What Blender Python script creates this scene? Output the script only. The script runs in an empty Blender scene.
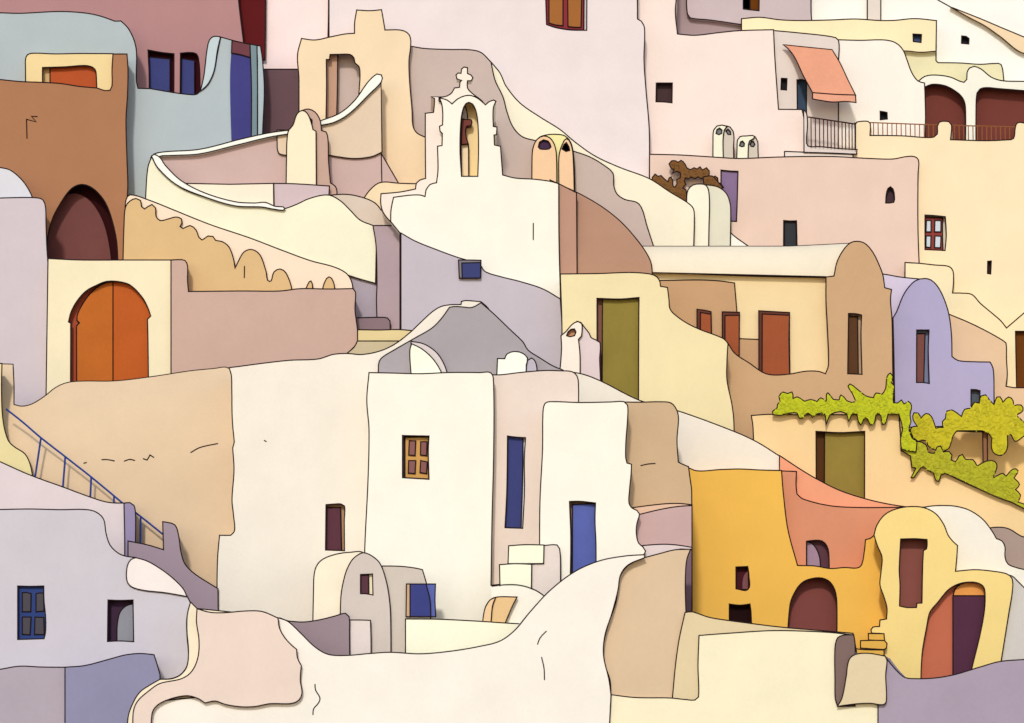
import bpy, math, random
from mathutils import Vector
from mathutils.geometry import tessellate_polygon
random.seed(7)
SC = bpy.context.scene
COL = SC.collection
F, HZ, CX, CZ = 2400.0, 745.0, 512.0, 2.0      # lens in pixels, horizon row, centre column, eye height
EXPOSE = 0.22
# ---------------------------------------------------------------- materials
def lin(c):
    c /= 255.0
    return c/12.92 if c <= 0.04045 else ((c+0.055)/1.055)**2.4
MATS = {}
def mat(rgb, kind='plaster'):
    key = (tuple(rgb), kind)
    if key in MATS: return MATS[key]
    m = bpy.data.materials.new(kind); m.use_nodes = True
    nt = m.node_tree; b = nt.nodes['Principled BSDF']
    base = [lin(c)*0.80 for c in rgb]
    b.inputs['Roughness'].default_value = {'plaster': .95, 'paint': .62, 'ink': .9, 'leaf': .7, 'glass': .3}[kind]
    b.inputs['Specular IOR Level'].default_value = {'plaster': .08, 'paint': .1, 'ink': 0, 'leaf': .25, 'glass': .4}[kind]
    if kind in ('plaster', 'paint'):
        tc = nt.nodes.new('ShaderNodeTexCoord')
        n1 = nt.nodes.new('ShaderNodeTexNoise'); n1.inputs['Scale'].default_value = .55; n1.inputs['Detail'].default_value = 7
        n1.inputs['Roughness'].default_value = .62
        n2 = nt.nodes.new('ShaderNodeTexNoise'); n2.inputs['Scale'].default_value = 9; n2.inputs['Detail'].default_value = 5
        mx = nt.nodes.new('ShaderNodeMix'); mx.data_type = 'RGBA'
        rp = nt.nodes.new('ShaderNodeMapRange')
        rp.inputs['From Min'].default_value = .3; rp.inputs['From Max'].default_value = .7
        ad = nt.nodes.new('ShaderNodeMath'); ad.operation = 'MULTIPLY_ADD'; ad.inputs[1].default_value = .35
        k = .96 if kind == 'plaster' else .92
        mx.inputs['A'].default_value = (*[c*k for c in base], 1)
        mx.inputs['B'].default_value = (*[min(.86, c*(2-k)) for c in base], 1)
        nt.links.new(tc.outputs['Object'], n1.inputs['Vector']); nt.links.new(tc.outputs['Object'], n2.inputs['Vector'])
        nt.links.new(n2.outputs['Fac'], ad.inputs[0]); sb = nt.nodes.new('ShaderNodeMath'); sb.operation = 'SUBTRACT'
        nt.links.new(n1.outputs['Fac'], sb.inputs[0]); sb.inputs[1].default_value = .175
        nt.links.new(sb.outputs[0], ad.inputs[2]); nt.links.new(ad.outputs[0], rp.inputs['Value'])
        nt.links.new(rp.outputs['Result'], mx.inputs['Factor']); nt.links.new(mx.outputs['Result'], b.inputs['Base Color'])
        bp = nt.nodes.new('ShaderNodeBump'); bp.inputs['Strength'].default_value = .15 if kind == 'plaster' else .08
        bp.inputs['Distance'].default_value = .05
        nt.links.new(ad.outputs[0], bp.inputs['Height']); nt.links.new(bp.outputs['Normal'], b.inputs['Normal'])
    else:
        b.inputs['Base Color'].default_value = (*base, 1)
    MATS[key] = m
    return m
INK = (46, 34, 34)
# ---------------------------------------------------------------- geometry from outlines
def parse(s):
    if not isinstance(s, str): return s
    out = []
    for t in s.split():
        sm = t[0] == '~'
        x, y = t.lstrip('~').split(',')
        out.append((float(x), float(y), sm))
    return out
def spline(s, closed=True, step=2.6):
    p = parse(s); n = len(p); res = []
    def tan(i, a, b, L):
        if not p[i][2]: d = (p[b][0]-p[a][0], p[b][1]-p[a][1])
        else:
            q, r = (i-1) % n, (i+1) % n
            if not closed: q, r = max(0, i-1), min(n-1, i+1)
            d = (p[r][0]-p[q][0], p[r][1]-p[q][1])
        l = math.hypot(*d) or 1
        return (d[0]/l*L, d[1]/l*L)
    for i in range(n if closed else n-1):
        j = (i+1) % n
        a, b = p[i], p[j]; L = math.hypot(b[0]-a[0], b[1]-a[1])
        if L < 1e-6: continue
        k = max(1, min(14, int(L/step))) if (a[2] or b[2]) else 1
        m0, m1 = tan(i, i, j, L), tan(j, i, j, L)
        for q in range(k):
            t = q/k; t2, t3 = t*t, t*t*t
            h = (2*t3-3*t2+1, t3-2*t2+t, -2*t3+3*t2, t3-t2)
            res.append(tuple(h[0]*a[c]+h[1]*m0[c]+h[2]*b[c]+h[3]*m1[c] for c in (0, 1)))
    if not closed: res.append(p[-1][:2])
    out = []
    for q in res:
        if not out or math.hypot(q[0]-out[-1][0], q[1]-out[-1][1]) > .15: out.append(q)
    if closed and len(out) > 2 and math.hypot(out[0][0]-out[-1][0], out[0][1]-out[-1][1]) <= .15: out.pop()
    return out
def depth(D, x, y):
    if isinstance(D, (int, float)): return D
    k, a, A, b, B = D                         # plane that recedes: 1/depth is linear along the picture axis
    t = ((x if k == 'h' else y)-a)/(b-a)
    return 1/((1-t)/A+t/B)
def W(x, y, Y): return Vector(((x-CX)*Y/F, Y, CZ+(HZ-y)*Y/F))
def shift(D, d):
    if isinstance(D, (int, float)): return D+d
    k, a, A, b, B = D
    return (k, a, A+d, b, B+d)
class MB:
    def __init__(s): s.v, s.f, s.m, s.mats, s.smooth = [], [], [], [], set()
    def mi(s, m):
        if m not in s.mats: s.mats.append(m)
        return s.mats.index(m)
    def add(s, vs, fs, m):
        o = len(s.v); k = s.mi(m); s.v += vs
        for f in fs: s.f.append([o+i for i in f]); s.m.append(k)
    def line(s, pts, D, w=.62, closed=True, col=INK, out=0.0, kind='ink'):
        "a thin dark bead that follows the edge of a wall"
        n = len(pts)
        if n < 2: return
        vs, fs = [], []
        for i in range(n):
            a = pts[(i-1) % n] if closed or i else pts[i]; b = pts[(i+1) % n] if closed or i < n-1 else pts[i]
            c = pts[i]
            d1 = Vector((c[0]-a[0], c[1]-a[1])); d2 = Vector((b[0]-c[0], b[1]-c[1]))
            if d1.length < 1e-6: d1 = d2
            if d2.length < 1e-6: d2 = d1
            d1.normalize(); d2.normalize(); t = d1+d2
            if t.length < .2: t = d1
            t.normalize(); nn = Vector((-t[1], t[0])); k = w/max(.55, abs(nn.dot(Vector((-d1[1], d1[0])))))
            Y = depth(D, *c)-out; r = w*Y/F
            vs += [W(c[0]+nn[0]*k, c[1]+nn[1]*k, Y), W(*c, Y)+Vector((0, -r, 0)), W(c[0]-nn[0]*k, c[1]-nn[1]*k, Y), W(*c, Y)+Vector((0, r, 0))]
        for i in range(n if closed else n-1):
            j = (i+1) % n
            for q in range(4):
                r = (q+1) % 4
                fs.append((i*4+q, i*4+r, j*4+r, j*4+q))
        if not closed: fs += [(3, 2, 1, 0), tuple(4*(n-1)+q for q in range(4))]
        s.add(vs, fs, mat(col, kind))
    def build(s, name, parent=None):
        me = bpy.data.meshes.new(name)
        o = bpy.data.objects.new(name, me); COL.objects.link(o)
        if parent is not None: org = parent['_w']; org = Vector(org)
        else:
            zs = min(v.z for v in s.v); c = sum(s.v, Vector())/len(s.v); org = Vector((c.x, c.y, zs))
        me.from_pydata([tuple(v-org) for v in s.v], [], s.f)
        for m in s.mats: me.materials.append(m)
        me.polygons.foreach_set('material_index', s.m)
        me.polygons.foreach_set('use_smooth', [i in s.smooth for i in range(len(s.f))])
        me.update()
        import bmesh
        bm = bmesh.new(); bm.from_mesh(me); bmesh.ops.recalc_face_normals(bm, faces=bm.faces); bm.to_mesh(me); bm.free()
        if parent is not None: o.parent = parent; o['_w'] = [float(q) for q in org]
        else: o.location = org; o['_w'] = [float(q) for q in org]
        return o
def prof(P, v):
    for (a, A), (b, B) in zip(P, P[1:]):
        if v <= b:
            return A+(B-A)*max(0, v-a)/(b-a)
    return P[-1][1]
def bulge(mb, pts, D, col, t, axis, P, ink, marks, w=.62):
    "a wall whose face swells: P gives how far the face lies back at a height (or along the wall)"
    import bmesh
    i = 0 if axis == 'x' else 1
    q = []
    for a, b in zip(pts, pts[1:]+pts[:1]):
        k = max(1, int(math.hypot(b[0]-a[0], b[1]-a[1])/5))
        q += [(a[0]+(b[0]-a[0])*j/k, a[1]+(b[1]-a[1])*j/k) for j in range(k)]
    def dp(x, y): return depth(D, x, y)+prof(P, (x, y)[i])
    bm = bmesh.new(); vs = [bm.verts.new((x, y, 0)) for x, y in q]
    for tr in tessellate_polygon([[Vector((x, y, 0)) for x, y in q]]): bm.faces.new([vs[j] for j in tr])
    lo, hi = P[0][0], P[-1][0]; n = 90
    for j in range(n+1):
        c = lo+(hi-lo)*j/n; co = [0, 0, 0]; no = [0, 0, 0]; co[i] = c; no[i] = 1
        bmesh.ops.bisect_plane(bm, geom=bm.verts[:]+bm.edges[:]+bm.faces[:], plane_co=co, plane_no=no)
    bm.verts.index_update()
    mb.add([W(v.co.x, v.co.y, dp(v.co.x, v.co.y)) for v in bm.verts], [tuple(v.index for v in f.verts) for f in bm.faces], mat(col)); bm.free()
    m = len(q); cx = (min(p[0] for p in q)+max(p[0] for p in q))/2; Y = depth(D, 0, 0)+max(p[1] for p in P)+t
    fr = [W(x, y, dp(x, y)) for x, y in q]; bk = [v+Vector(((cx-CX)/F*t, t, 0)) for v in fr]
    mb.add(fr+bk, [(j, (j+1) % m, m+(j+1) % m, m+j) for j in range(m)]+[tuple(m+j for j in tr) for tr in tessellate_polygon([[Vector((x, y, 0)) for x, y in q]])], mat(col))
    def bead(l, closed, out=0):
        # same bead as MB.line, following the swollen face
        g = globals()['depth']; globals()['depth'] = lambda D_, x, y: dp_(x, y)
        def dp_(x, y): return g(D, x, y)+prof(P, (x, y)[i])
        try: mb.line(l, D, w, closed, out=out)
        finally: globals()['depth'] = g
    if ink: bead(q, True)
    for mk in marks: bead(spline(mk, False), False, .004)
def prism(mb, pts, D, col, t=3.0, holes=(), kind='plaster', ink=True, w=.62):
    """a body with its own front plane, real thickness and recesses. holes: (points, recess depth, colour)"""
    hp = [spline(h[0]) for h in holes]
    flat = list(pts)+[q for h in hp for q in h]
    loops = [[Vector((x, y, 0)) for x, y in pts]]+[[Vector((x, y, 0)) for x, y in h] for h in hp]
    tris = tessellate_polygon(loops)
    fr = [W(x, y, depth(D, x, y)) for x, y in flat]
    n = len(pts)
    cx = (min(p[0] for p in pts)+max(p[0] for p in pts))/2
    ext = Vector(((cx-CX)/F*t, t, 0))
    bk = [v+ext for v in fr[:n]]
    btri = tessellate_polygon([loops[0]])
    mb.add(fr+bk, [tuple(q) for q in tris]+[tuple(len(fr)+i for i in q) for q in btri]
           + [(i, (i+1) % n, len(fr)+(i+1) % n, len(fr)+i) for i in range(n)], mat(col, kind))
    for h, (_, r, hc) in zip(hp, holes):
        hx = (min(p[0] for p in h)+max(p[0] for p in h))/2
        f0 = [W(x, y, depth(D, x, y)) for x, y in h]; e = Vector(((hx-CX)/F*r, r, 0))
        b0 = [W(x, y, depth(D, x, y)+r) for x, y in h]; m = len(h)
        mb.add(f0+b0, [(i, (i+1) % m, m+(i+1) % m, m+i) for i in range(m)]
               + [tuple(m+i for i in q) for q in tessellate_polygon([[Vector((x, y, 0)) for x, y in h]])], mat(hc, kind))
        if ink: mb.line(h, D, w)
    if ink: mb.line(pts, D, w)
CUR = None
def props(o, label=None, cat=None, group=None, kind=None):
    if label and not kind: kind = 'thing'
    for k, v in (('label', label), ('category', cat), ('group', group), ('kind', kind)):
        if v: o[k] = v
    return o
def T(name, label, cat, x, y, D, group=None):
    "an Empty at the thing's foot; the parts that follow belong to it"
    global CUR
    o = bpy.data.objects.new(name, None); COL.objects.link(o); o.location = W(x, y, D); o['_w'] = [float(q) for q in W(x, y, D)]
    o.empty_display_size = .3
    CUR = props(o, label, cat, group); return o
def S(name, path, D, col, t=3.0, holes=(), kind='plaster', ink=True, marks=(), parent='cur', w=.62, edge=(), swell=None):
    mb = MB()
    if swell: bulge(mb, spline(path), D, col, t, swell[0], swell[1], ink, marks, w)
    else: prism(mb, spline(path), D, col, t, holes, kind, ink, w)
    for m in (() if swell else marks): mb.line(spline(m, False), D, w*.95, False, out=.004)
    for m in edge: mb.line(spline(m, False), D, w, False)
    return mb.build(name, CUR if parent == 'cur' else parent)
def M(name, label, cat, path, D, col, group=None, kind_=None, **k):
    "a thing that is one body"
    o = S(name, path, D, col, parent=None, **k)
    return props(o, label, cat, group, kind_)
def leaf(name, path, D, col, parent='cur', off=.19, t=.05, kind='paint', **k):
    "a door leaf or window sash standing in its recess (off metres behind the wall face)"
    return S(name, path, shift(D, off), col, t=t, kind=kind, parent=parent, **k)
def inside(x, y, P):
    c = False; n = len(P)
    for i in range(n):
        a, b = P[i], P[i-1]
        if (a[1] > y) != (b[1] > y) and x < (b[0]-a[0])*(y-a[1])/(b[1]-a[1])+a[0]: c = not c
    return c
def foliage(name, label, cat, path, D, cols, t=.22, n=900, size=2.6, group=None):
    "a mass of leaves: a lumpy core with leaves standing out of it, bare twigs below"
    mb = MB(); P = spline(path)
    prism(mb, P, D, cols[0], t, kind='leaf', ink=True, w=.6)
    xs = [p[0] for p in P]; ys = [p[1] for p in P]; k = 0
    while k < n:
        x, y = random.uniform(min(xs), max(xs)), random.uniform(min(ys), max(ys))
        if not inside(x, y, P) or not all(inside(x+a, y+b, P) for a, b in ((1.6, 0), (-1.6, 0), (0, 1.6), (0, -1.6))): continue
        k += 1
        Y = D-random.uniform(.012, .035); c = W(x, y, Y); s = size*random.uniform(.6, 1.1)*Y/F
        u = Vector((random.gauss(0, 1), random.gauss(0, .06), random.gauss(0, 1))).normalized()
        v = Vector((random.gauss(0, .1), 1, random.gauss(0, .1))).cross(u).normalized()
        mb.add([c-u*s*.55, c+v*s*.26, c+u*s*.55, c-v*s*.26], [(0, 1, 2, 3)], mat(random.choice(cols), 'leaf'))
    o = mb.build(name)
    return props(o, label, cat, group)
# ---------------------------------------------------------------- colours of the washes
CREAM = (255, 248, 230); IVORY = (249, 238, 220); SHELL = (255, 245, 230)
# ================================================================ top left
T('pink_house', 'dusty mauve house with two blue windows at the top left', 'house', 120, 130, 95.7)
S('wall', "-220,-60 237,-60 238.5,0 240.5,18 243.5,42 246,140 -220,140", 95.7, (184,137,135),
  holes=[("148,50 ~162,52.5 174,53.8 173.8,110 149.5,110 149,70", .3, (58,12,22)), ("180.5,53.2 ~190,52.5 ~196.5,54 ~199,62 ~200,80 200,110 180,110", .3, (58,12,22))])
leaf('window', "149,57 170,59 170,110 149.5,110", 95.7, (60,66,124)); leaf('window', "181,58.5 194.5,60.5 194.5,110 180.5,110", 95.7, (60,66,124))
M('red_wall', 'dark red wall between the mauve house and the pale pink house', 'wall', "225,-60 266,-60 ~265.5,20 265,59.3 225,59.3", 96.0, (97,27,29))
M('pale_pink_house', 'pale pink plain house beside the dark red wall', 'house', "255,-60 328.8,-60 ~328.5,10 327.8,45 327,130 255,130", 96.2, (254,230,224))
M('plum_wall', 'dark plum wall under the pale pink house', 'wall', "250,69.2 312,69.2 312,180 250,180", 95.3, (108,82,88))
T('grey_house', 'grey blue house with tall violet door and notched parapet', 'house', 200, 200, 94.4)
S('wall', "-220,13 0,12.8 ~20,13.3 ~60,11.5 ~85,13 ~100,16 115,21.2 121,21 ~128,28 ~134,40 ~136.5,52 ~136.3,80 138,88.3 150,88.6 ~175,92.8 ~190,94.6 ~197,94.2 201,90 ~208,84 ~214,70 220.5,37 ~235,41 ~247,44 260,46 262,60 262,240 -220,240", 94.4, (183,193,195))
S('parapet_face', "200.5,91 ~204,75 ~207,50 ~209.5,40 ~214,36.3 220.5,37 ~217.5,50 ~214,71 ~208,84", 94.35, (200,213,215), t=.6)
S('door', "232,40 250,44 ~251,60 ~251.3,90 251,160 232,160 ~230,80", 94.33, (62,60,126), t=.3, kind='paint', ink=False)
S('lintel', "232,40.5 250,44.3 250.3,57.5 ~240,54.5 231.5,53", 94.3, (112,60,68), t=.3, kind='paint')
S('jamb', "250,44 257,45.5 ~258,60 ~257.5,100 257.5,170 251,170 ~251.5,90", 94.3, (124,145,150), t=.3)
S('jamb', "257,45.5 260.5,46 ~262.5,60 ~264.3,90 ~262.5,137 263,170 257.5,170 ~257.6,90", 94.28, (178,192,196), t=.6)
T('brown_house', 'brown house with a dark pointed arch at the left', 'house', 60, 400, 93.5)
S('wall', "-220,79 0,79.5 ~20,81.5 ~40,82.3 ~60,83.5 ~80,86.5 97,88 ~105,90.6 ~110,90.3 ~112,86 ~112,70 113,54 127,54 ~128,70 ~127.5,95 ~126,120 ~127,160 ~127.8,185 ~127,200 ~125.5,215 124,262 124,420 -220,420", 93.5, (176,124,89),
  holes=[("47,300 ~47.5,240 ~52,220 ~60,204 ~70,190 ~78,185 ~86,185 ~95,190 ~105,202 ~112,220 ~117,245 118.5,300", .7, (50,15,18))],
  marks=["27,138.5 26.5,119.3 36,121.8 31.5,116.3 37.5,116.6"])
leaf('arch_screen', "42,300 ~47,240 ~52,220 ~60,204 68,194.5 ~75,193.5 ~85,197 ~95,207 ~103,222 ~108,240 ~111,262 111,300", 93.5, (118,68,64), off=.6, ink=False)
S('rooftop_room', "26,130 ~25.5,70 ~26,57 ~30,53.5 ~55,53.9 ~80,53.5 113,53.7 113,130", 93.8, (245,218,160), t=2,
  holes=[("42.5,115 42.5,67.5 ~65,66.8 ~85,65.5 ~93,67.5 ~96,72 97,115", .25, (215,180,125))])
leaf('window', "50,115 50,67.5 ~65,66.8 ~85,65.5 ~93,67.5 ~96,72 97,115", 93.8, (184,82,35))
# the round terrace
T('round_terrace', 'round walled terrace with thin white rim above the scalloped wall', 'terrace', 260, 330, 93)
S('inner_wall', "153,156 ~160,153.8 ~200,151.5 ~240,142 ~290,132 320,124 ~345,112 ~365,92 381,82 381,153 399,184 420,190 420,270 153,270", 93.2, (208,178,170), marks=["381.2,150 381.5,165 382,190"])
S('plaster_panel', "300,127 321,124.3 ~340,117 ~355,105 ~370,91 381,80 382,152 ~372,156.5 ~355,158.5 ~340,157 ~318,153 300,148", 93.12, (232,208,180), t=1)
S('plaster_panel', "277,130 277.2,148 ~279,153.5 287,155.5 300,155 300,130", 93.12, (232,208,180), t=1)
S('rim', "150.5,158 ~154,154 ~165,151.8 ~200,149.2 ~240,139.3 ~270,132.7 295,129.5 295,133 ~270,137 ~235,145.5 ~200,153.8 ~175,155.3 162,155.7 ~158,157", 93.0, (255,254,240), t=.5)
S('rim', "312,122.5 320,121 ~340,113 ~355,100 ~368,82 ~377,74 ~381.5,75 ~381.5,81.5 ~370,93.5 ~350,113 ~335,122 321,125.3 312,127", 93.0, (255,254,240), t=.5)
S('corner_wall', "355,215 ~366,195 ~376,184.5 ~384,182 ~400,183.3 435,184 435,230 355,230", 92.9, (243,220,180), t=1)
S('floor_step', "180,183.3 230,184.3 273.5,183.4 274,225 180,225", 92.4, (254,238,212), t=1)
S('floor_step', "273.5,183.4 ~295,183.8 329.5,186 326.5,230 275,230", 92.45, (214,191,192), t=1)
T('stone_pillar', 'round topped cream pillar standing on the round terrace', 'pillar', 302, 184, 92.6)
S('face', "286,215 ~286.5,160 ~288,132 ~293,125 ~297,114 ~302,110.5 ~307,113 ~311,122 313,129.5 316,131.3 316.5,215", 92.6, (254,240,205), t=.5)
S('side', "302,110.5 ~308,109 ~315,112 ~320,120 321.5,130.5 ~326,132 ~328,140 ~328.5,160 330.5,183 ~335.5,186.5 ~337,192 335,225 312,225 312,120", 92.7, (205,170,152), t=.7)  # pillar side turned from the light: shade put into a darker colour
T('rounded_hill_wall', 'pale yellow swelling wall that carries the round terrace', 'wall', 260, 330, 92)
S('wall', "145,220 ~146,190 ~148,167 152,156 ~160,169 ~180,187 ~205,197 ~235,205 ~265,207 ~283,208.7 ~295,205 ~310,198.3 ~328,195 ~340,200.5 ~350,210 ~360,220 373,225.5 ~376,240 ~376,260 375.5,283.3 ~360,279 349,275.5 349,350 145,350", 92.2, (251,245,214))
S('rim', "151.5,156 ~154,154.3 ~160,157.5 ~165,165 ~181,180.5 ~205,193 ~235,201.7 ~255,203 ~265,202.3 ~275,206.3 ~285,208.7 ~275,209.3 ~262,207 ~235,205.8 ~205,197 ~177,185 ~158,168", 92.1, (255,253,242), t=.4)
S('top', "320,196.3 ~345,194.3 ~362,197.3 ~375,203 ~383,212.5 ~390,221 ~399.8,226 399.8,260 360,260 360,232 320,232", 92.35, (222,203,184), t=1)
S('buttress', "373,225.6 ~390,225.6 ~398.5,226.3 ~401,231 ~400.5,270 ~400.7,300 401,350 378,350 ~376.5,300 ~377,283 ~376,245", 92.05, (184,162,167), t=2)
S('wall', "345,262 400,262 400,350 345,350", 92.3, (178,165,174), t=1)
S('ledge', "350,318 ~380,317.3 ~387.5,318 ~390,321 389.5,350 350,350", 91.85, (143,120,127), t=1.5)
S('ledge', "357.6,329.7 ~380,330 ~400,329.6 420,331.5 420,360 357.6,360", 90.9, (235,212,155), t=1.5)
S('ledge', "357.4,341 420,341 420,380 345,380 347.4,353 ~354.3,347", 90.85, (210,192,155), t=1.5)
# scalloped wall
T('scalloped_wall', 'sloping peach wall with scalloped ochre patch beside the brown house', 'wall', 240, 330, 91.96)
S('coping', "125,340 125,215 ~126,200 ~130,194.8 ~150,200.5 ~175,210.5 ~210,224.5 ~250,238 ~280,249.5 ~310,260.5 ~335,267.3 ~347,274 ~352,283 353.5,300 353.5,340", 91.96, (254,230,202), t=2)
S('scalloped_render', "123,260 ~124,225 ~125.5,207 ~130,201 ~136,198.5 ~140.5,200.5 ~141.5,206.5 ~144.5,209 ~148,206.5 ~152,204.5 ~155.5,208 ~156,216 ~160,220.5 ~168,219 ~176,217 ~181.5,219 ~182,223 ~180,226.5 ~183,228.5 ~190,225.5 ~196,230 ~199,237.5 ~202,240 ~208,236 ~213,236.5 ~215.5,240.3 ~222,241.5 ~229,247 ~233.5,259 235,268.5 ~238,262 ~244,252 ~252,249.5 ~260,255 ~266,271 ~269.5,281.5 ~274,272 ~280,269 ~286,273 ~292,291 292,330 123,330", 91.86, (225,188,135), t=1,
  marks=["244.5,266 244.3,278"])
S('scalloped_render', "305.3,291 ~307.5,285 ~311,281 312.8,291 312.8,320 305.3,320", 91.86, (225,188,135), t=.3)
S('scalloped_render', "322,291 ~325,281.5 ~329,276.8 ~333,281 335.3,291 335.3,320 322,320", 91.86, (225,188,135), t=.3)
# dome, gate house
M('white_dome', 'whitish dome rising behind the lavender house at the left edge', 'dome', "-220,172 -20,169 0,167.5 ~10,170 ~22,180 ~30,192 34,202 34,260 -220,260", 92.5, (224,222,226))
M('lavender_block', 'plain pale lavender house with rounded corner below the brown arch', 'house', "-220,198 0,198 ~25,197.5 ~38,198 ~43,200 ~45.5,207 ~46,225 ~47,250 ~50,290 ~51,340 ~52,391 53,470 -220,470", 92, (214,200,204))
T('gate_house', 'cream gate house with big arched orange double door', 'house', 110, 400, 91.5)
S('wall', "48,258.5 ~80,260 ~130,260 171,260 ~171,300 171.5,375 171.5,470 45,470", 91.5, (250,236,198),
  holes=[("69.8,440 ~70.5,380 70.7,323 68.5,322 ~71,312 ~77,301 ~86,291 ~97,285 ~106,281.5 ~118,281.5 ~130,285 ~142,297 ~148,308 150.7,316 147.5,319.3 ~148,340 149,440", .3, (172,82,58))])
leaf('door', "76.8,440 76.5,326 79.5,322.8 ~77,320.5 ~78,313 ~86,299 ~95,289 ~105,283 113,281.3 113,440", 91.5, (194,104,34), off=.22)
leaf('door', "113,281.3 ~120,281.8 ~130,285 ~142,297 ~148,308 150.7,316 147.5,319.3 ~148,340 149,440 113,440", 91.5, (192,92,30), off=.22)
M('rose_wall', 'long plain rose brown wall right of the orange gate', 'wall', "171,260 ~178,259.7 ~185,260.5 ~187.5,266 ~187.5,280 188.5,291.5 ~240,291 ~280,291 ~300,288.7 ~330,289 353,288.6 ~355.5,292 ~355,310 ~357.5,330 ~357.5,342 ~354,347 347,353.5 347,470 171,470", 91.2, (208,174,158))
# ================================================================ ruin, church
T('ruined_house', 'wheat coloured ruin with chimney stack and empty window opening', 'ruin', 355, 250, 94)
S('wall', "298,260 ~299,80 ~297.5,55 301.5,38.5 ~315,40 ~330,37 ~345,34 354.5,33.3 ~354.7,22 356.7,10 ~370,10.7 381.5,9.7 ~383,18 385,30 ~400,30 ~407,32.5 ~410.5,38 ~410.5,48 ~409,60 ~409.5,80 ~412,110 ~413,126 ~417,133 426,137.5 440,140 440,260", 94, (248,222,184),
  holes=[("326.3,59.5 329.5,59.5 330,54.5 ~340,54.3 ~350,54.5 ~354,58 ~355,63 ~359,66.5 ~360,75 ~359.5,85 358.5,99 358,140 325.5,140 ~326.5,90", .6, (205,184,173))])
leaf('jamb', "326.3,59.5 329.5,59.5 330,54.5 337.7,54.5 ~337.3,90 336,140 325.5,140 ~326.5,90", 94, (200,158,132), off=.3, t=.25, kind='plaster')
M('pale_slope_wall', 'cream sloping wall descending from the ruin behind the chimneys', 'wall', "470,50 491,62 ~500,73 ~506,86 ~520,103 ~540,117 ~560,129.5 ~575,142 ~595,156 ~620,167.5 ~649,178.5 ~670,192 ~688,203 ~693.5,209 ~694.3,220 693.7,246 694,300 470,300", 94.5, (253,243,215))
M('taupe_hill_wall', 'taupe rounded wall behind the church bell gable', 'wall', "395,46 411,46.3 ~425,48.5 ~450,49.5 ~470,49.8 ~481,52.5 491,62 ~495,80 ~503,97 ~507,112 ~513,127 ~522,136.5 ~535,140.5 ~555,145 ~573,151 ~590,157 ~605,166 ~613,173.5 ~613.7,185 ~617,194 ~625,199.5 ~637,202.5 ~642,209 ~647,226 653.5,246 653.5,320 395,320", 94.3, (205,184,173))
M('white_corner_wall', 'small white wall corner beside the round topped chimney', 'wall', "700,200 718,215 ~731,233 748,246 748,290 700,290", 95, (255,250,235), t=.4)
T('round_top_chimney', 'large cream chimney with rounded top in front of the peach wall', 'chimney', 708, 246, 94.8)
S('face', "686.5,260 ~686.7,200 ~688,190 ~693,185 ~700,184 ~705.5,185 ~708.5,190 ~709.5,205 ~709,225 708.5,260", 94.8, (253,246,222), t=.8)
S('side', "700,184 ~708,185 ~718,187 ~726,193 ~730,203 ~730.7,215 730,260 700,260", 94.9, (232,226,202), t=.8)  # shaded side of the same chimney, its shade painted as a darker cream
T('twin_flue_chimney', 'peach chimney with two flues and yellow cap above the church roof', 'chimney', 553, 190, 94)
S('body', "533.5,215 ~534,150 ~538,138.5 ~546,135 ~556,134.3 ~565,136 ~571,143 ~574,160 575,215", 93.9, (250,241,172), t=1)
S('flue', "532,215 ~532,160 ~533,148 ~537,139.5 ~543.5,136 ~550,138 ~554.5,145 ~556.5,156 556.7,215", 93.8, (248,208,165), t=.4, holes=[("538.3,147 ~539.5,142 ~543.5,139.8 ~548,141 ~551,147 ~549,149 ~540,149", .08, (75,52,78))])
S('flue', "559.5,215 ~558.7,165 ~559.5,153 ~563,143 ~566.5,138.7 ~570.5,143 ~573,155 574.7,215", 93.82, (248,208,165), t=.4, holes=[("562,149 ~564,144.5 566.3,142.5 ~569,147 ~569.7,150.5 ~566,151.5", .08, (75,52,78))])
T('church', 'cream church with a bell gable and a small cross', 'church', 480, 400, 91.4)
S('side_wall', "431,96.7 434.5,98.5 ~434.3,105 433.5,112.3 425.3,113.3 ~425.3,140 425.6,178.5 ~420,180 ~416.5,183 415.5,189 ~400,192 381,193.7 ~380.7,203 ~383,212 ~391,222 400,227 450,230 450,97", 91.6, (252,235,219), t=2)  # side of the cream church, its shade painted as a peach tone
S('cross', "439,97.5 ~447,96 ~452,92.5 454.5,88 459.5,87.3 460,82 461.7,80.5 ~457,79 ~456,75 ~458,73 461,73.3 ~461.5,69 ~464,67 467.5,67.7 467.5,73.5 ~471,75 ~473,78 ~471,80.8 467.5,80.8 ~467.5,88 ~473,94 ~481,100 486,106 ~478,99.5 ~469,97.5 ~459,100 452,106 439,101", 91.5, (253,240,222), t=.5)
S('front_wall', "393.5,197.3 ~410,195.2 ~420,195 425,196.5 426,190 ~430,184.5 436.5,182.7 ~438,170 437.5,146.2 442,145.5 442.3,133.5 ~440,131 439.5,126.3 442.5,125 ~442.8,115 ~442,105 439.7,98 ~447,100 452,104 ~458,98.7 ~465,95.8 ~471,95.5 ~478,98.5 485.5,104.8 ~489,101.7 ~493.5,100 496,101.3 ~493.5,107 ~493,115 493.3,126.5 497,127 496.5,134.7 494,135 494.5,145 500.5,146.3 ~501.5,160 502.7,175 ~515,178 ~535,179.3 ~550,181.3 558.7,183.7 ~559,240 560.5,298 560.5,430 400,430 400,233 390.7,221.5 ~391,210", 91.4, CREAM,
  holes=[("461.5,176.3 ~460,150 ~461,120 ~463.5,107.5 ~466,103.5 ~469,102.3 ~472.5,104 ~476,111 ~478,125 ~478.5,150 477.8,176.3", .7, (253,227,172))],
  marks=["533.3,223 533.3,240"])
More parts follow.
